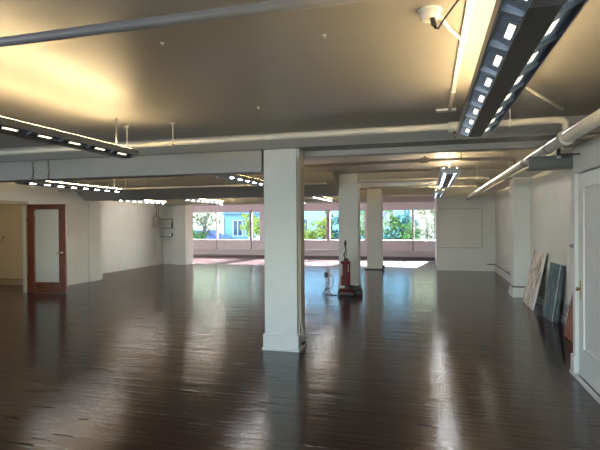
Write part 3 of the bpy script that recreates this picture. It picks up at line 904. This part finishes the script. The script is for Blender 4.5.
# wire stand with cord beside it
ws = thing('wire_stand', 'thin wire stand with black top and hanging cord left of the vacuum', 'stand', (-2.20, 10.35, 0))
obj('pole', lambda bm: (tube(bm, [(0, 0, 0.02), (0.01, 0, 0.40)], 0.010, 8),), GREYMET, ws)
obj('head', lambda bm: bx(bm, -0.035, 0.045, -0.02, 0.02, 0.38, 0.49, bev=0.012), BLACK, ws)
for a in (0.4, 2.5, 4.4):
    obj('leg', lambda bm, a=a: tube(bm, [(0, 0, 0.14), (0.14*math.cos(a), 0.14*math.sin(a), 0.006)], 0.006, 8), GREYMET, ws)
obj('cord', lambda bm: tube(bm, [(0.045, 0, 0.44), (0.13, -0.01, 0.42), (0.17, -0.02, 0.3), (0.14, -0.02, 0.16), (0.04, -0.03, 0.12), (-0.05, -0.02, 0.06), (-0.02, -0.03, 0.008), (0.1, -0.05, 0.008), (0.26, -0.08, 0.008)], 0.009, 8), GREYPIPE, ws)
# foreground column cable
tag(obj('column_cable', lambda bm: (tube(bm, [(-1.548, 5.76, 2.3), (-1.548, 5.76, 1.2), (-1.545, 5.76, 0.35), (-1.53, 5.76, 0.26), (-1.535, 5.80, 0.12), (-1.535, 5.90, 0.09), (-1.535, 5.95, 0.14)], 0.007, 8),
                                    tube(bm, [(-1.545, 5.80, 0.32), (-1.53, 5.84, 0.2), (-1.53, 5.88, 0.10)], 0.005, 8)), PIPE), 'thin beige cable running down the right side of the big column', 'cable')
tag(obj('power_strip', lambda bm: (bx(bm, -1.552, -1.53, 5.80, 5.94, 0.055, 0.085, bev=0.004),), BLACK), 'small black power strip at the foot of the big column', 'power strip')
tag(obj('floor_mat', lambda bm: (bx(bm, -2.1, -1.46, 16.0, 16.16, 0.0, 0.028, bev=0.008),), BLACK), 'black strip lying at the foot of the farthest column', 'mat')
tag(obj('floor_box', lambda bm: (bx(bm, -1.50, -1.42, 16.02, 16.12, 0.03, 0.15, bev=0.01),), BLACK), 'small black box standing at the right foot of the farthest column', 'box')
# lamp of the side room
sl = thing('ceiling_lamp', 'round ceiling lamp in the beige side room', 'lamp', (-10.6, 7.6, ZC))
obj('lamp_bowl', lambda bm: lathe(bm, [(0.16, -0.02), (0.16, -0.05), (0.11, -0.10), (0.03, -0.12)]), mat('lamp_glow', (1.0, 0.78, 0.5), 0.4, emit=90), sl)
obj('lamp_base', lambda bm: lathe(bm, [(0.17, 0), (0.17, -0.02)]), WHITEP, sl)

# ================================================================ OUTSIDE
struct('ground_street', boxes((-70, 40, 21.4, 90, -0.55, -0.45)), ASPH, 'grey street beyond the windows', cat='street')
struct('ground_lawn', boxes((-40, 12, 24.0, 31.0, -0.5, -0.35)), LAWN, 'strip of lawn outside the windows', cat='lawn')
random.seed(7)
def tree(name, label, x, y, h, r, lm, n=1500, trunk=0.09, zc=None, flat=1.0, leaf=0.13, group=None, seed=0):
    rnd = random.Random(seed+int(abs(x)*100))
    t = thing(name, label, 'tree' if name.endswith('tree') else 'bush', (x, y, -0.42), 0, group)
    zc = zc if zc is not None else h*0.66
    tips = []
    def wood(bm):
        tube(bm, [(0, 0, 0), (0.04, 0, zc*0.5), (0, 0.03, zc)], [trunk, trunk*0.8, trunk*0.5], 8)
        for k in range(9):
            a = k*2.4
            z0 = zc*(0.45+0.06*k)
            e = Vector((math.cos(a)*r*0.75, math.sin(a)*r*0.75*flat, z0+r*(0.35+0.3*rnd.random())))
            mdl = Vector((e.x*0.45, e.y*0.45, z0+r*0.3))
            tube(bm, [(0, 0, z0*0.9), mdl, e], [trunk*0.45, trunk*0.3, trunk*0.12], 6)
            tips.append(e)
    obj('branches', wood, BARK, t)
    def leaves(bm):
        cl = [Vector((rnd.gauss(0, r*0.42), rnd.gauss(0, r*0.42*flat), zc+rnd.gauss(0, (h-zc)*0.45))) for _ in range(26)]+tips
        for k in range(n):
            c = cl[rnd.randrange(len(cl))]
            p = c+Vector((rnd.gauss(0, r*0.17), rnd.gauss(0, r*0.17), rnd.gauss(0, r*0.15)))
            if p.z < 0.03:
                p.z = 0.05+rnd.random()*0.2
            s = leaf*(0.6+0.8*rnd.random())
            u = Vector((rnd.gauss(0, 1), rnd.gauss(0, 1), rnd.gauss(0, 1))).normalized()
            v = u.cross(Vector((rnd.gauss(0, 1), rnd.gauss(0, 1), rnd.gauss(0, 1)))).normalized()
            bm.faces.new([bm.verts.new(p+u*s), bm.verts.new(p+v*s*0.45), bm.verts.new(p-u*s), bm.verts.new(p-v*s*0.45)])
    obj('foliage', leaves, lm, t)
    return t

def building(name, label, x0, x1, y0, y1, h, wm, winlist, gable=False, boards=False):
    t = thing(name, label, 'building', ((x0+x1)/2, y0, -0.45))
    cx = (x0+x1)/2
    w = (x1-x0)/2
    d = y1-y0
    obj('walls', lambda bm: (bx(bm, -w, w, 0, d, 0, h), [bx(bm, -w-0.01, w+0.01, -0.02, 0.0, z, z+0.02) for z in [0.25*k for k in range(1, int(h/0.25))]] if boards else None), wm, t)
    if gable:
        obj('roof', lambda bm: prism(bm, [(-w-0.4, h), (w+0.4, h), (0, h+w*0.5)], 'y', -0.4, d), ROOFM, t)
    else:
        obj('roof', boxes((-w-0.15, w+0.15, -0.15, d, h, h+0.18)), ROOFM if boards else WFENCE, t)
    for (a, b, z0, z1) in winlist:
        f = obj('window', boxes((a-cx-0.07, b-cx+0.07, -0.06, 0.0, z0-0.07, z0), (a-cx-0.07, b-cx+0.07, -0.06, 0.0, z1, z1+0.07), (a-cx-0.07, a-cx, -0.06, 0, z0, z1), (b-cx, b-cx+0.07, -0.06, 0, z0, z1),
                            ((a+b)/2-cx-0.025, (a+b)/2-cx+0.025, -0.05, 0, z0, z1)), WFENCE, t)
        obj('pane', boxes((a-cx, b-cx, -0.02, -0.01, z0, z1)), DGLASS, f)
    return t
building('apartment_building', 'cream building outside the first visible far window', -24.5, -17.85, 40, 50, 9.2, CREAMB, [(-23.0, -22.2, 1.2, 2.6)])
building('house', 'blue boarded house outside the wide far window', -17.3, -13.4, 39, 47, 2.75, BLUEB, [(-16.5, -15.7, 0.9, 2.2), (-15.3, -14.5, 0.9, 2.2)], gable=True, boards=True)
building('building', 'pale blue building outside the window left of the vacuum', -12.8, -7.6, 42, 50, 9.4, PALEB, [(-11.6, -10.6, 1.2, 2.3), (-9.2, -8.4, 1.2, 2.3)])
building('building', 'pale turquoise building behind the green foliage', -7.0, -2.1, 43, 50, 9.6, PALEB, [(-4.0, -3.0, 2.2, 3.1)])
building('building', 'beige rendered building outside the rightmost far window', -1.35, 5.0, 36, 46, 7.6, BEIGEB, [(2.2, 3.2, 1.4, 2.8)])
building('tall_building', 'long pale blue building far behind the boarded house', -34, 12, 52, 60, 13, PALEB, [(-16.8, -15.6, 5.2, 6.6), (-14.6, -13.4, 5.2, 6.6)])
# white fence
fe = thing('picket_fence', 'pale board fence beside the yellow-green bush, wide far window', 'fence', (-13.0, 33.5, -0.45))
for k in range(16):
    obj('picket', boxes((0.13*k, 0.13*k+0.10, 0, 0.03, 0, 1.25)), WFENCE, fe)
obj('rail', boxes((0, 2.1, 0.03, 0.06, 0.3, 0.38), (0, 2.1, 0.03, 0.06, 1.0, 1.08)), WFENCE, fe)
# parked car
car = thing('car', 'blue parked car outside the first visible far window', 'car', (-17.9, 36.5, -0.45))
def carbody(bm):
    prism(bm, [(-2.0, 0.3), (2.0, 0.3), (2.05, 0.75), (1.9, 0.9), (1.1, 0.98), (0.6, 1.42), (-0.9, 1.45), (-1.5, 1.0), (-2.0, 0.92), (-2.08, 0.6)], 'y', -0.8, 0.8)
    bmesh.ops.bevel(bm, geom=bm.edges[:], offset=0.05, segments=2, affect='EDGES')
obj('body', carbody, BLUECAR, car)
obj('side_window', lambda bm: prism(bm, [(0.95, 1.0), (0.55, 1.36), (-0.85, 1.38), (-1.3, 1.0)], 'y', -0.815, 0.815), DGLASS, car)
for sx in (-1.3, 1.3):
    for sy in (-0.72, 0.72):
        obj('wheel', lambda bm, sx=sx, sy=sy: tube(bm, [(sx, sy-0.1, 0.32), (sx, sy+0.1, 0.32)], 0.32, 20), BLACK, car)

tree('street_tree', 'sparse brownish tree against the cream building', -17.0, 34.5, 4.6, 1.5, LEAFD, 420, zc=2.6, leaf=0.12)
tree('street_tree', 'sparse brownish tree against the beige building, rightmost window', -0.15, 30.5, 4.8, 0.9, LEAFD, 330, zc=2.4, leaf=0.10, trunk=0.06)
tree('street_tree', 'thin dull tree at the right end of the rightmost window', 0.35, 32.0, 4.6, 0.9, LEAFD, 260, zc=2.6, leaf=0.11, trunk=0.07)
tree('hedge_bush', 'round green bush left of the parked blue car', -17.4, 33.2, 1.5, 0.8, LEAFG, 800, zc=0.8)
tree('yellow_bush', 'bright yellow-green bush over the pale board fence', -12.0, 31.8, 2.9, 0.65, LEAFY, 900, zc=2.0)
tree('yellow_bush', 'bright yellow-green bush seen between big column and vacuum', -6.6, 30.8, 3.1, 0.5, LEAFY, 800, zc=1.9)
tree('hedge_bush', 'pale yellow-green bush just right of the big column', -7.9, 31.4, 2.0, 0.7, LEAFY, 800, zc=1.1)
tree('hedge_bush', 'dark teal bush under the yellow one beside the vacuum column', -6.5, 31.6, 1.9, 0.6, LEAFT, 700, zc=1.1)
tree('green_tree', 'blue-green tree just left of the second column', -5.3, 32.5, 4.8, 1.0, LEAFT, 1000, zc=2.1)
tree('green_tree', 'leafy green tree seen between the two far columns', -3.7, 31.0, 4.6, 0.8, LEAFG, 1400, zc=1.9)
tree('green_tree', 'leafy green tree just right of the farthest column', -2.3, 30.0, 4.4, 0.6, LEAFG, 800, zc=1.9)
tree('green_tree', 'blue-green tree in the middle of the wide right window', -1.5, 32.5, 3.4, 0.9, LEAFT, 900, zc=1.6)
tree('hedge_bush', 'low green bush in the middle of the wide right window', -1.3, 29.5, 1.9, 0.8, LEAFG, 1300, zc=0.9)
tree('hedge_bush', 'low green bush outside next to the farthest column', -2.4, 29.0, 1.5, 0.6, LEAFT, 800, zc=0.8)
